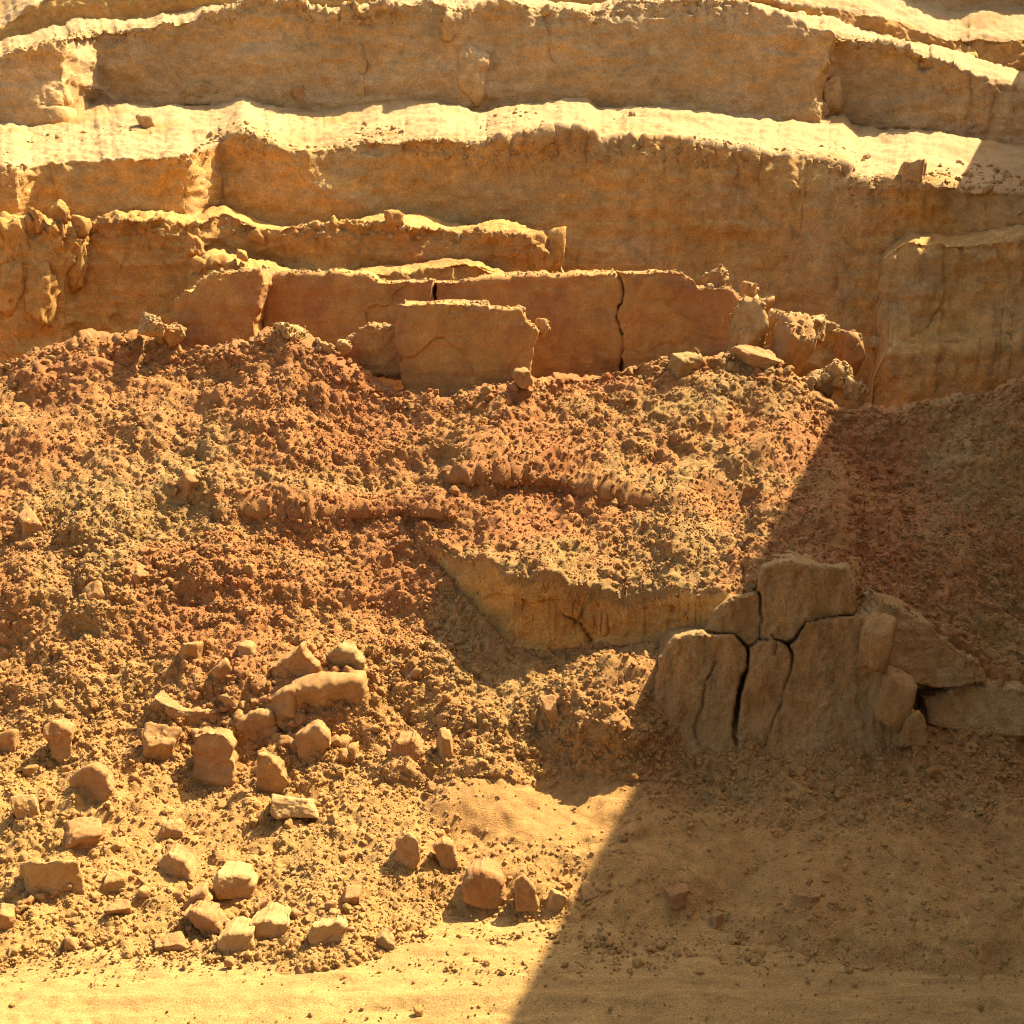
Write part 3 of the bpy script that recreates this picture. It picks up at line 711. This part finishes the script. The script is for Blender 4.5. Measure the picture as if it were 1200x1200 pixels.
# stones lying on the heap: (pixel x, foot row, width, height, label, material, boxiness, turn, tilt)
B, G, Pm = None, M_ROCK_GREEN, M_ROCK_PALE     # most stones are brown, a few olive or pale
STONES = [
 (343, 804, 50, 44, 'upright squarish brown rock at the top of the rock cluster', B, 0.9, 0.25, (0.05, 0.2)),
 (401, 795, 52, 36, 'olive layered rock at upper right of the rock cluster', G, 0.6, 0.5, (0.1, 0.15)),
 (374, 838, 108, 46, 'long flat-faced brown slab on the right of the rock cluster', B, 1.0, 0.06, (0.1, -0.10)),
 (298, 836, 66, 20, 'thin flat slab under the upright squarish rock', B, 0.8, -0.2, (0.2, -0.15)),
 (266, 805, 36, 36, 'tan rock left of the upright squarish rock', B, 0.5, 0.7, (0, 0)),
 (226, 783, 36, 28, 'small brown rock at upper left of the rock cluster', B, 0.6, 0.3, (0, 0.1)),
 (218, 864, 82, 42, 'orange brown wedge rock sloping down to the right in the cluster', B, 0.8, -0.2, (0.1, 0.45)),
 (290, 876, 66, 34, 'pointed tan rock in the middle of the rock cluster', B, 0.6, 0.4, (0.1, -0.25)),
 (338, 858, 34, 30, 'small cube-like rock just below the long flat-faced slab', B, 0.8, 0.5, (0, 0.1)),
 (247, 930, 54, 68, 'tall upright brown rock at the bottom of the rock cluster', B, 0.8, 0.3, (0.1, 0.05)),
 (368, 896, 44, 46, 'tilted tan rock at lower right of the rock cluster', B, 0.8, 0.4, (0.1, 0.35)),
 (322, 940, 54, 60, 'rounded brown rock below the middle of the rock cluster', B, 0.5, 0.8, (0.1, 0)),
 (180, 905, 58, 54, 'dark shaded rock in the hollow left of the tall upright rock', B, 0.6, 0.2, (0.1, 0.1)),
 (68, 901, 42, 58, 'standing oval tan rock near the left edge above a boulder', B, 0.4, 0.4, (0.1, 0.12)),
 (104, 947, 56, 52, 'brown boulder leaning on the slope below the standing oval rock', B, 0.5, 0.5, (0.1, 0.1)),
 (92, 986, 90, 36, 'broad dark brown rock under the leaning boulder at left', B, 0.6, 0.1, (0.1, 0.05)),
 (52, 1062, 96, 52, 'big pale flat-topped boulder at the left edge near the toe', Pm, 0.2, 0.3, (-0.5, 0.10)),
 (6, 1100, 40, 34, 'half-cut pale rock at the left edge below the flat-topped boulder', B, 0.6, 0.2, (0, 0)),
 (80, 1118, 38, 36, 'rounded brown stone on the toe below the flat-topped boulder', B, 0.5, 0.2, (0, 0)),
 (8, 885, 34, 36, 'small brown rock at the left edge of the slope', B, 0.5, 0.2, (0, 0)),
 (478, 904, 62, 44, 'largest tan rock in the row of three on the middle slope', B, 0.6, 0.5, (0.1, 0.2)),
 (520, 895, 38, 34, 'middle rock in the row of three on the middle slope', B, 0.5, 0.3, (0, 0)),
 (560, 885, 50, 26, 'low flat rock at right end of the row of three', B, 0.7, 0.2, (0, -0.1)),
 (475, 1026, 38, 50, 'upright narrow brown rock left of a leaning stone', B, 0.6, 0.6, (0.1, -0.1)),
 (522, 1021, 38, 42, 'leaning brown stone above the round-topped boulder', B, 0.6, 0.6, (0.1, 0.35)),
 (568, 1066, 64, 50, 'round-topped brown boulder with dark shadow near the shade edge', B, 0.5, 0.4, (0.05, 0.05)),
 (617, 1068, 36, 44, 'brown rock right beside the round-topped boulder', B, 0.6, 0.6, (0, 0.15)),
 (648, 1062, 32, 36, 'small tan rock touching the shade edge by the round-topped boulder', Pm, 0.6, 0.2, (0, 0)),
 (205, 1032, 50, 30, 'flat brown rock at upper left of the toe rocks', B, 0.7, 0.2, (0.1, 0.35)),
 (272, 1052, 56, 30, 'flat-topped tan rock at the upper middle of the toe rocks', Pm, 0.8, 0.15, (-0.1, 0.05)),
 (228, 1067, 46, 24, 'narrow brown rock lying on top of a wedge at the toe', B, 0.7, 0.2, (0, -0.2)),
 (243, 1094, 62, 28, 'brown wedge stone under the narrow rock at the toe', B, 0.7, 0.1, (0, 0.2)),
 (305, 1080, 36, 30, 'small upright block behind a thick slab at the toe', B, 0.9, 0.3, (0, 0.1)),
 (313, 1106, 56, 32, 'thick flat-topped slab beside the road edge at the toe', Pm, 0.9, 0.2, (-0.1, 0)),
 (382, 1121, 62, 40, 'thick flat-topped boulder overhanging the road edge', Pm, 0.7, 0.15, (-0.15, -0.1)),
 (195, 1115, 50, 24, 'low tan stone left of the toe rocks by the road', B, 0.6, 0.2, (0, 0)),
 (276, 1122, 52, 32, 'tan block against the road edge left of the thick slab', Pm, 0.8, 0.25, (-0.1, 0.05)),
 (449, 1114, 50, 26, 'olive tan low stone right of the overhanging boulder', G, 0.5, 0.15, (0, 0.1)),
 (200, 982, 44, 28, 'brown rock on the slope above the toe rocks', B, 0.6, 0.2, (0, 0.1)),
 (340, 966, 76, 22, 'flat sunlit pale slab below the rock cluster', Pm, 0.8, 0.1, (-0.3, 0.02)),
 (412, 1070, 34, 22, 'small brown stone above the overhanging boulder', B, 0.5, 0.3, (0, 0)),
 (140, 1075, 40, 26, 'small brown rock between flat-topped boulder and toe rocks', B, 0.5, 0.3, (0, 0)),
 (130, 1045, 36, 24, 'small tan rock right of the flat-topped boulder', Pm, 0.5, 0.3, (0, 0)),
 (30, 960, 40, 36, 'small pale rock left of the broad dark rock', Pm, 0.5, 0.3, (0, 0)),
 (800, 442, 42, 34, 'olive lump of earth poking out of the heap crest', G, 0.5, 0.3, (0, 0.1)),
 (885, 438, 70, 22, 'low earth lump along the crest above the shade edge', B, 0.5, 0.1, (0, 0.15)),
 (115, 715, 36, 26, 'reddish clod standing out on the left slope', B, 0.4, 0.3, (0, 0)),
 (165, 690, 40, 26, 'larger reddish clod in the left middle slope', B, 0.4, 0.9, (0, 0)),
 (225, 580, 40, 32, 'rounded clod standing out on the upper left slope', B, 0.4, 0.9, (0, 0)),
 (30, 625, 44, 34, 'rounded clod near the left edge in mid slope', B, 0.4, 0.5, (0, 0)),
 (690, 872, 40, 30, 'brown clod on the sunlit mound below the scarp', B, 0.5, 0.5, (0, 0)),
 (655, 850, 36, 32, 'tan clod on left flank of the sunlit mound', B, 0.5, 0.2, (0, 0)),
 (480, 800, 30, 24, 'small clod on the slope right of the rock cluster', B, 0.5, 0.2, (0, 0)),
 (660, 1088, 22, 12, 'flat little stone near the shade edge on the road margin', B, 0.5, 0.2, (0, 0)),
 (537, 1116, 16, 8, 'tiny dark stone at the road margin below the round-topped boulder', B, 0.5, 0.2, (0, 0)),
 (790, 1055, 42, 26, 'shaded brown stone in the middle of the dark slope', B, 0.5, 0.2, (0, 0)),
 (840, 1068, 34, 22, 'small shaded stone on the lower dark slope', B, 0.5, 0.8, (0, 0)),
 (950, 1075, 44, 26, 'shaded low stone low on the right dark slope', B, 0.5, 0.4, (0, 0)),
 (690, 1050, 32, 22, 'shaded stone just inside the shade edge', B, 0.5, 0.4, (0, 0)),
]
OUTLINE = {0: [(319, 784), (352, 760), (358, 771), (370, 782), (367, 790), (326, 803)], 1: [(377, 771), (397, 760), (411, 766), (425, 777), (421, 785), (384, 793), (375, 785)],
 2: [(342, 807), (386, 799), (414, 796), (422, 799), (426, 815), (418, 833), (384, 837), (342, 833)], 3: [(275, 825), (315, 818), (340, 810), (342, 832), (315, 833), (276, 831)],
 6: [(183, 821), (208, 830), (252, 836), (255, 845), (238, 864), (224, 860), (206, 846), (185, 831)], 7: [(260, 858), (271, 848), (304, 837), (315, 840), (320, 851), (315, 865), (285, 875), (271, 873)],
 8: [(320, 836), (345, 830), (355, 837), (352, 851), (340, 858), (326, 849)], 9: [(224, 867), (241, 861), (260, 865), (271, 876), (272, 909), (265, 922), (241, 928), (224, 920)],
 10: [(347, 865), (370, 855), (384, 865), (385, 876), (362, 894), (352, 896), (348, 878)], 11: [(301, 884), (315, 888), (326, 900), (340, 918), (322, 936), (303, 934)],
 13: [(50, 852), (60, 844), (78, 850), (87, 865), (85, 885), (76, 895), (58, 880), (50, 866)], 14: [(80, 913), (90, 901), (108, 897), (124, 909), (132, 928), (120, 943), (100, 946), (82, 940)],
 20: [(450, 893), (462, 870), (483, 864), (500, 882), (508, 893), (478, 900)], 22: [(536, 878), (550, 866), (572, 860), (582, 868), (572, 880), (545, 883)],
 23: [(457, 1018), (464, 985), (478, 976), (492, 985), (494, 1008), (482, 1024), (462, 1026)], 24: [(506, 990), (518, 982), (530, 990), (540, 1010), (528, 1020), (514, 1015)],
 25: [(541, 1040), (547, 1027), (563, 1018), (580, 1022), (591, 1036), (598, 1050), (580, 1060), (560, 1060), (543, 1050)], 26: [(602, 1030), (615, 1026), (626, 1036), (634, 1056), (622, 1066), (603, 1062)],
 28: [(179, 1013), (196, 1000), (217, 1009), (229, 1025), (210, 1029), (191, 1024)], 29: [(246, 1036), (252, 1025), (294, 1027), (300, 1039), (294, 1050), (252, 1048)],
 30: [(208, 1062), (221, 1049), (238, 1044), (249, 1056), (224, 1068)], 31: [(212, 1072), (224, 1065), (252, 1076), (261, 1088), (242, 1096), (224, 1086)],
 32: [(298, 1062), (315, 1053), (322, 1076), (291, 1078)], 33: [(288, 1083), (308, 1076), (338, 1081), (342, 1098), (315, 1106), (298, 1102)],
 34: [(354, 1100), (364, 1084), (392, 1079), (411, 1086), (409, 1105), (399, 1117), (366, 1119)], 36: [(250, 1100), (272, 1092), (296, 1094), (301, 1110), (294, 1122), (256, 1121)]}
for i, (x, y, wd, ht, lab, mt, bx, tn, tl) in enumerate(STONES):
    if i in OUTLINE:
        ol = np.array(OUTLINE[i], float); lo, hi = ol[:, 1].max(), ol[:, 1].min()
        ol[:, 1] += np.where(ol[:, 1] > lo - 0.3 * (lo - hi), 9, 0)
        ol = (ol - ol.mean(0)) * (1.16 if i < 13 else 0.96) + ol.mean(0)
        c = on_heap(x, lo); Wm = np.ptp(ol[:, 0]) * mpp(lo, c[1])
        rr = np.random.RandomState(900 + i)
        o = slab('rock', ol.tolist(), float(c[1]) + 0.015, Wm * rr.uniform(0.6, 0.85), mt or M_ROCK, None, 700 + i, lean=rr.uniform(-0.05, 0.12), yaw=rr.uniform(-0.35, 0.25), edge=0.12 * Wm, rough=0.06, nth=110, bulge=0.07, facet=0.05, back=rr.uniform(0.7, 0.9), split=0.3)
        tag(o, lab, 'rock'); FEET.append((c, Wm, True))
        continue
    rock(x, y, wd * 0.88, ht * 0.78, lab, seed=500 + i * 7, mat=mt, boxy=bx, turn=tn, tilt=tl, sub=5 if wd > 38 else 4, sink=0.75 if 'flat sunlit' in lab else 0.6)
# small stones lost in the rubble, alike to the eye
rs = np.random.RandomState(5)
for i in range(46):
    toe_one = i < 26
    x = rs.uniform(20, 470) if toe_one else rs.normal(285, 75); y = rs.uniform(1030, 1114) if toe_one else rs.normal(862, 42)
    wd = rs.uniform(9, 19) * (1.0 if toe_one else 1.35)
    rock(x, y, wd, wd * rs.uniform(0.55, 0.85), 'small brown stone in the rubble strip along the road' if toe_one else 'small brown stone scattered among the larger rock cluster',
         seed=7000 + i, boxy=rs.uniform(0.3, 0.8), turn=rs.uniform(-0.4, 0.9), tilt=(rs.normal(0, 0.2), rs.normal(0, 0.25)), sub=3,
         group='small stones along the road' if toe_one else 'small stones among the rock cluster')
# one stone rolled out on the road
rock(268, 1134, 15, 11, 'single dark little stone lying out on the road', Y=float(EYE / kk(1134)), seed=911, sub=3, sink=0.05)

# rubble at the right end of the wall, and stones on the benches: (x, foot row, w, h, distance, ...)
UPPER = [
 (843, 345, 42, 32, 15.9, 'rounded knob on top of the earth wall right end', B, 0.5),
 (880, 412, 44, 84, 15.2, 'tall pale slab leaning on the right end of the earth wall', Pm, 0.8),
 (878, 352, 24, 22, 16.4, 'small brown stone above the tall leaning slab', B, 0.5),
 (893, 372, 20, 34, 16.3, 'narrow upright stone behind the tall leaning slab', Pm, 0.5),
 (905, 398, 34, 36, 15.9, 'pale rubble stone between leaning slab and brown pyramid rock', Pm, 0.5),
 (925, 440, 56, 72, 15.0, 'brown pyramid-shaped boulder right of the earth wall', B, 0.4),
 (948, 402, 62, 40, 15.7, 'pale crumbly boulder behind the brown pyramid rock', Pm, 0.6),
 (972, 395, 34, 28, 16.2, 'small pale stone behind the crumbly boulder', Pm, 0.5),
 (998, 440, 36, 68, 15.6, 'upright brown boulder at right end of the rubble', B, 0.5),
 (962, 462, 36, 30, 14.4, 'olive stone low in the pale rubble beside the shade', G, 0.5),
 (985, 458, 32, 36, 14.4, 'pale upright stone in the rubble beside the shade', Pm, 0.6),
 (1003, 464, 28, 30, 14.3, 'pale rubble stone right beside the shade edge', Pm, 0.6),
 (944, 465, 28, 24, 14.3, 'small brown stone at left of the pale rubble', B, 0.5),
 (1030, 408, 40, 16, 17.0, 'pale lump lying beside the shade at the foot of the side bench', Pm, 0.4),
 (351, 124, 28, 30, 25.4, 'rounded boulder on the sunlit main bench', B, 0.5),
 (326, 122, 20, 22, 25.4, 'small boulder left of the rounded boulder on main bench', Pm, 0.5),
 (1071, 212, 34, 30, 21.4, 'brown boulder on right end of the main bench lip', B, 0.6),
 (170, 148, 26, 20, 23.9, 'small stone with shadow on the left main bench', Pm, 0.5),
 (230, 120, 44, 22, 24.8, 'broad crumbly lump at the back of the left main bench', Pm, 0.3),
 (422, 82, 16, 34, 26.3, 'slim upper lump of the pinnacle on the upper face', Pm, 0.4),
 (424, 112, 18, 26, 25.9, 'lower lump of the pinnacle standing on main bench', Pm, 0.4),
 (530, 42, 34, 34, 26.9, 'rounded brown lump bulging from the upper face', B, 0.3),
 (553, 112, 30, 62, 26.1, 'pale buttress lump at foot of the upper face', B, 0.4),
 (626, 66, 18, 20, 26.9, 'small pale lump on the upper face right of the buttress', Pm, 0.4),
 (643, 16, 18, 14, 27.2, 'tiny pale lump just under the upper lip', Pm, 0.4),
 (975, 130, 30, 40, 26.2, 'crumbly lump at foot of the right upper face', Pm, 0.4),
 (650, 314, 22, 50, 18.9, 'upright brown stone at the end of the golden ledge', B, 0.5),
 (634, 318, 30, 34, 18.7, 'pale lump left of the upright stone on golden ledge', Pm, 0.4),
 (226, 306, 36, 24, 18.5, 'pale lump jutting from the golden face above the wall', Pm, 0.4),
 (306, 292, 40, 26, 18.7, 'tan lump jutting under the golden ledge lip', B, 0.4),
 (283, 304, 16, 14, 18.5, 'tiny lump under the golden ledge lip', B, 0.4),
 (460, 264, 26, 16, 19.1, 'small rounded stone on the golden ledge lip', Pm, 0.4),
 (38, 268, 30, 32, 17.9, 'pale round lump on top of the left fluted bank', Pm, 0.2),
 (70, 262, 28, 26, 18.0, 'second round lump from left on the fluted bank', B, 0.2),
 (94, 274, 22, 22, 18.2, 'smallest brown round lump on the fluted bank', B, 0.2),
 (14, 300, 36, 46, 17.5, 'big lump at the left edge of the fluted bank', B, 0.2),
 (10, 360, 34, 60, 17.2, 'lower hanging lump at the left edge of the fluted bank', B, 0.2),
 (82, 335, 32, 70, 17.7, 'hanging clod column on right of the fluted bank', B, 0.2),
 (44, 365, 30, 90, 17.4, 'long hanging clod column in middle of the fluted bank', B, 0.2),
 (202, 402, 36, 26, 14.8, 'dark stone at left foot of the earth wall', B, 0.5),
 (176, 392, 44, 20, 14.6, 'pale clod on the crest left of the earth wall', Pm, 0.4),
 (336, 402, 36, 22, 14.5, 'pale clod on the crest below the earth wall gap', Pm, 0.4),
 (380, 420, 32, 20, 14.4, 'tan clod on the crest left of the wedged block', Pm, 0.4),
 (402, 416, 22, 18, 14.5, 'small clod beside the wedged earth block', Pm, 0.4),
 (612, 452, 28, 20, 13.8, 'rubble clod at lower right of the square block', B, 0.4),
 (636, 392, 22, 20, 14.9, 'pale clod on right shoulder of the square block', Pm, 0.4),
]
for i, (x, y, wd, ht, Yd, lab, mt, bx) in enumerate(UPPER):
    if any(k in lab for k in ('face', 'bench', 'ledge', 'fluted', 'upper lip')) and not lab.startswith('rounded boulder'):
        mt = M_GOLD if ('golden' in lab or 'fluted' in lab) else M_TERR_UP
    if Yd > 16.5: Yd = surface_at(x, y) or Yd
    rock(x, y, wd, ht, lab, Y=Yd, seed=2000 + i * 5, mat=mt, boxy=bx, turn=0.37 * i, sub=4 if wd > 26 else 3, rough=0.09 if bx < 0.45 else 0.03, sink=0.2, cuts=10)

# ------------------------------------------------------------------ loose clods and crumbs (beyond counting)
CLODS = bpy.data.collections.new('clod_shapes')
for i in range(8):
    V, Fc = rock_shape(4000 + i, (1, 0.9 + 0.1 * (i % 3), 0.75 + 0.08 * (i % 4)), 3, 0.25, 14, 0.11, 36)
    me = mesh_from('clod', V, Fc); me.materials.append(M_CLOD)
    CLODS.objects.link(bpy.data.objects.new('clod_%d' % i, me))
CRUMBS = bpy.data.collections.new('crumb_shapes')
for i in range(5):
    V, Fc = rock_shape(4100 + i, (1, 0.95, 0.8), 3, 0.25, 12, 0.10, 36)
    me = mesh_from('crumb', V, Fc); me.materials.append(M_CRUMB)
    CRUMBS.objects.link(bpy.data.objects.new('crumb_%d' % i, me))

def scatter(name, pts, sizes, coll, seed, parent=None):
    rng = np.random.RandomState(seed)
    me = bpy.data.meshes.new(name)
    n = len(pts)
    me.vertices.add(n); me.vertices.foreach_set('co', np.asarray(pts, np.float32).ravel())
    a = me.attributes.new('size', 'FLOAT_VECTOR', 'POINT')
    sv = sizes[:, None] * rng.uniform(0.75, 1.25, (n, 3)); a.data.foreach_set('vector', sv.astype(np.float32).ravel())
    a = me.attributes.new('turn', 'FLOAT_VECTOR', 'POINT'); a.data.foreach_set('vector', rng.uniform(0, 6.28, (n, 3)).astype(np.float32).ravel())
    o = bpy.data.objects.new(name, me); COL.objects.link(o)
    if parent: o.parent = parent
    g = bpy.data.node_groups.new(name, 'GeometryNodeTree')
    g.interface.new_socket('Geometry', in_out='INPUT', socket_type='NodeSocketGeometry')
    g.interface.new_socket('Geometry', in_out='OUTPUT', socket_type='NodeSocketGeometry')
    gi, go = g.nodes.new('NodeGroupInput'), g.nodes.new('NodeGroupOutput')
    ci = g.nodes.new('GeometryNodeCollectionInfo'); ci.inputs['Collection'].default_value = coll
    ci.inputs['Separate Children'].default_value = True; ci.inputs['Reset Children'].default_value = True
    ip = g.nodes.new('GeometryNodeInstanceOnPoints'); ip.inputs['Pick Instance'].default_value = True
    s = g.nodes.new('GeometryNodeInputNamedAttribute'); s.data_type = 'FLOAT_VECTOR'; s.inputs['Name'].default_value = 'size'
    t = g.nodes.new('GeometryNodeInputNamedAttribute'); t.data_type = 'FLOAT_VECTOR'; t.inputs['Name'].default_value = 'turn'
    er = g.nodes.new('FunctionNodeEulerToRotation')
    L = g.links
    L.new(gi.outputs[0], ip.inputs['Points']); L.new(ci.outputs[0], ip.inputs['Instance'])
    L.new(t.outputs['Attribute'], er.inputs[0]); L.new(er.outputs[0], ip.inputs['Rotation'])
    L.new(s.outputs['Attribute'], ip.inputs['Scale']); L.new(ip.outputs[0], go.inputs[0])
    md = o.modifiers.new('scatter', 'NODES'); md.node_group = g
    tag(o, kind='stuff')
    return o

rng = np.random.RandomState(77)
def heap_points(n, lo, hi, x0=-330, x1=1440, y1=1150):
    px = rng.uniform(x0, x1, n); j = np.clip(np.searchsorted(PX, px), 0, len(PX) - 1)
    t = rng.uniform(0, 1, n); py = HCR[j] + (y1 - HCR[j]) * t
    i = np.clip(((py - HCR[j]) / (1180 - HCR[j]) * (PYN - 1)).astype(int), 0, PYN - 1)
    P = HEAP[i, j]; r = HROUGH[i, j]
    # small clods are many, big ones few; fewer on the bare cut face and the trodden strip
    s = lo * (1 - rng.uniform(0, 1, n) * (1 - (lo / hi) ** 1.6)) ** (-1 / 1.6)
    keep = (rng.uniform(0, 1, n) < np.clip(r * 1.2 - 0.12, 0.015, 1)) & (P[:, 2] > -0.02)
    patch = vnoise(P * 1.1, 401) * 0.5 + 0.5
    keep &= rng.uniform(0, 1, n) < 0.35 + 0.75 * patch
    return P[keep], s[keep]
p1, s1 = heap_points(160000, 0.015, 0.065)
p2, s2 = heap_points(700, 0.06, 0.14, y1=1130)
# the crest and the toe are crumbly
px = rng.uniform(-330, 1440, 1500); j = np.clip(np.searchsorted(PX, px), 0, len(PX) - 1)
p3 = HEAP[rng.randint(0, 12, 1500), j]; s3 = 0.025 * (1 - rng.uniform(0, 0.93, 1500)) ** -0.6
tx = rng.uniform(-4.6, 4.6, 2400); ty = 7.95 + rng.normal(0, 0.13, 2400) - np.where(rng.uniform(0, 1, 2400) < 0.25, rng.exponential(0.2, 2400), 0)
p4 = np.stack([tx, ty, np.clip(0.24 * (ty - 7.95), 0, None) + 0.005], -1); s4 = 0.015 * (1 - rng.uniform(0, 0.985, 2400)) ** -0.42
fp, fs = [], []
for c, wd, onh in FEET:
    k = 26 if onh else 12
    a = rng.uniform(0, 6.28, k); r = wd * rng.uniform(0.42, 0.75, k)
    q = np.stack([c[0] + r * np.cos(a), c[1] + r * np.sin(a) * 0.8 - 0.1 * wd, np.zeros(k)], -1)
    if onh:
        for t in q:
            d = np.argmin((HEAP[::3, ::3, 0] - t[0]) ** 2 + (HEAP[::3, ::3, 1] - t[1]) ** 2)
            t[2] = HEAP[::3, ::3, 2].ravel()[d]
        fp.append(q); fs.append(wd * rng.uniform(0.05, 0.22, k))
tx = rng.uniform(-4.6, 4.6, 2600); ty = rng.uniform(6.5, 7.95, 2600)
kp = vnoise(np.stack([tx, ty * 2, 0 * tx], -1), 444) > 0.05
fp.append(np.stack([tx, ty, 0 * tx + 0.004], -1)[kp]); fs.append((0.007 * (1 - rng.uniform(0, 0.97, 2600)) ** -0.4)[kp])
scatter('loose_clods', np.concatenate([p1, p2, p3, p4] + fp), np.concatenate([s1, s2, s3, s4] + fs), CLODS, 5, heap_o)

def bench_points(P, n, r0, r1, lo, hi, seed, thr=0.0):
    nr, nc = P.shape[:2]
    c0, c1 = np.searchsorted(PX, -40), np.searchsorted(PX, 1240)
    i = rng.randint(r0, r1, n); j = rng.randint(c0, c1, n)
    Q = P[i, j]
    k = vnoise(Q * (0.8, 0.8, 0.8), seed) > thr
    s = lo * (1 - rng.uniform(0, 1, n) * (1 - (lo / hi) ** 1.5)) ** (-1 / 1.5)
    return Q[k], s[k]
A = [bench_points(L2, 3000, 20, 86, 0.025, 0.22, 31, 0.25), bench_points(L2, 3800, 72, 96, 0.02, 0.13, 33, 0.0),
     bench_points(L1, 2200, 34, 60, 0.025, 0.15, 35, 0.0), bench_points(L3, 1800, 36, 60, 0.02, 0.12, 37, 0.0)]
for t in TOPS:
    k = min(len(t) // 4, 150)
    if k: A.append((t[rng.randint(0, len(t), k)], 0.02 * (1 - rng.uniform(0, 0.97, k)) ** -0.5))
scatter('sand_crumbs', np.concatenate([a[0] for a in A]), np.concatenate([a[1] for a in A]), CRUMBS, 6)

# ------------------------------------------------------------------ the tall building at the right whose straight eave throws the shade
hd = ray(SH_A[0] + sl * (HZ - SH_A[1]), HZ); hd[2] = 0; hd /= np.linalg.norm(hd)       # level direction in the plane of the shade edge
pr = np.array([hd[1], -hd[0], 0])
DIST = 3.5
top = EYE + DIST * (SUN - (SUN @ hd) * hd)[2] / float((SUN - (SUN @ hd) * hd) @ pr)
def wall_box(name, s0, s1, a0, a1, z0, z1, mat, parent):
    V = []
    for z in (z0, z1):
        for s, a in ((s0, a0), (s1, a0), (s1, a1), (s0, a1)):
            q = hd * s + pr * a; V.append((q[0], q[1], z))
    return link(name, mesh_from(name, np.array(V) - np.array(bld.location), np.array([[0, 3, 2, 1], [4, 5, 6, 7], [0, 1, 5, 4], [1, 2, 6, 5], [2, 3, 7, 6], [3, 0, 4, 7]]), False), mat, parent)
bld = empty('building', hd * 12 + pr * (DIST + 4))
tag(bld, 'tall plain building beside the pit whose straight eave throws the shade', 'building')
wall_box('wall', -16, 38, DIST + 0.25, DIST + 9, -0.5, top - 0.30, M_WALL, bld)
wall_box('roof_slab', -16.3, 38.3, DIST, DIST + 9.2, top - 0.30, top, M_WALL, bld)
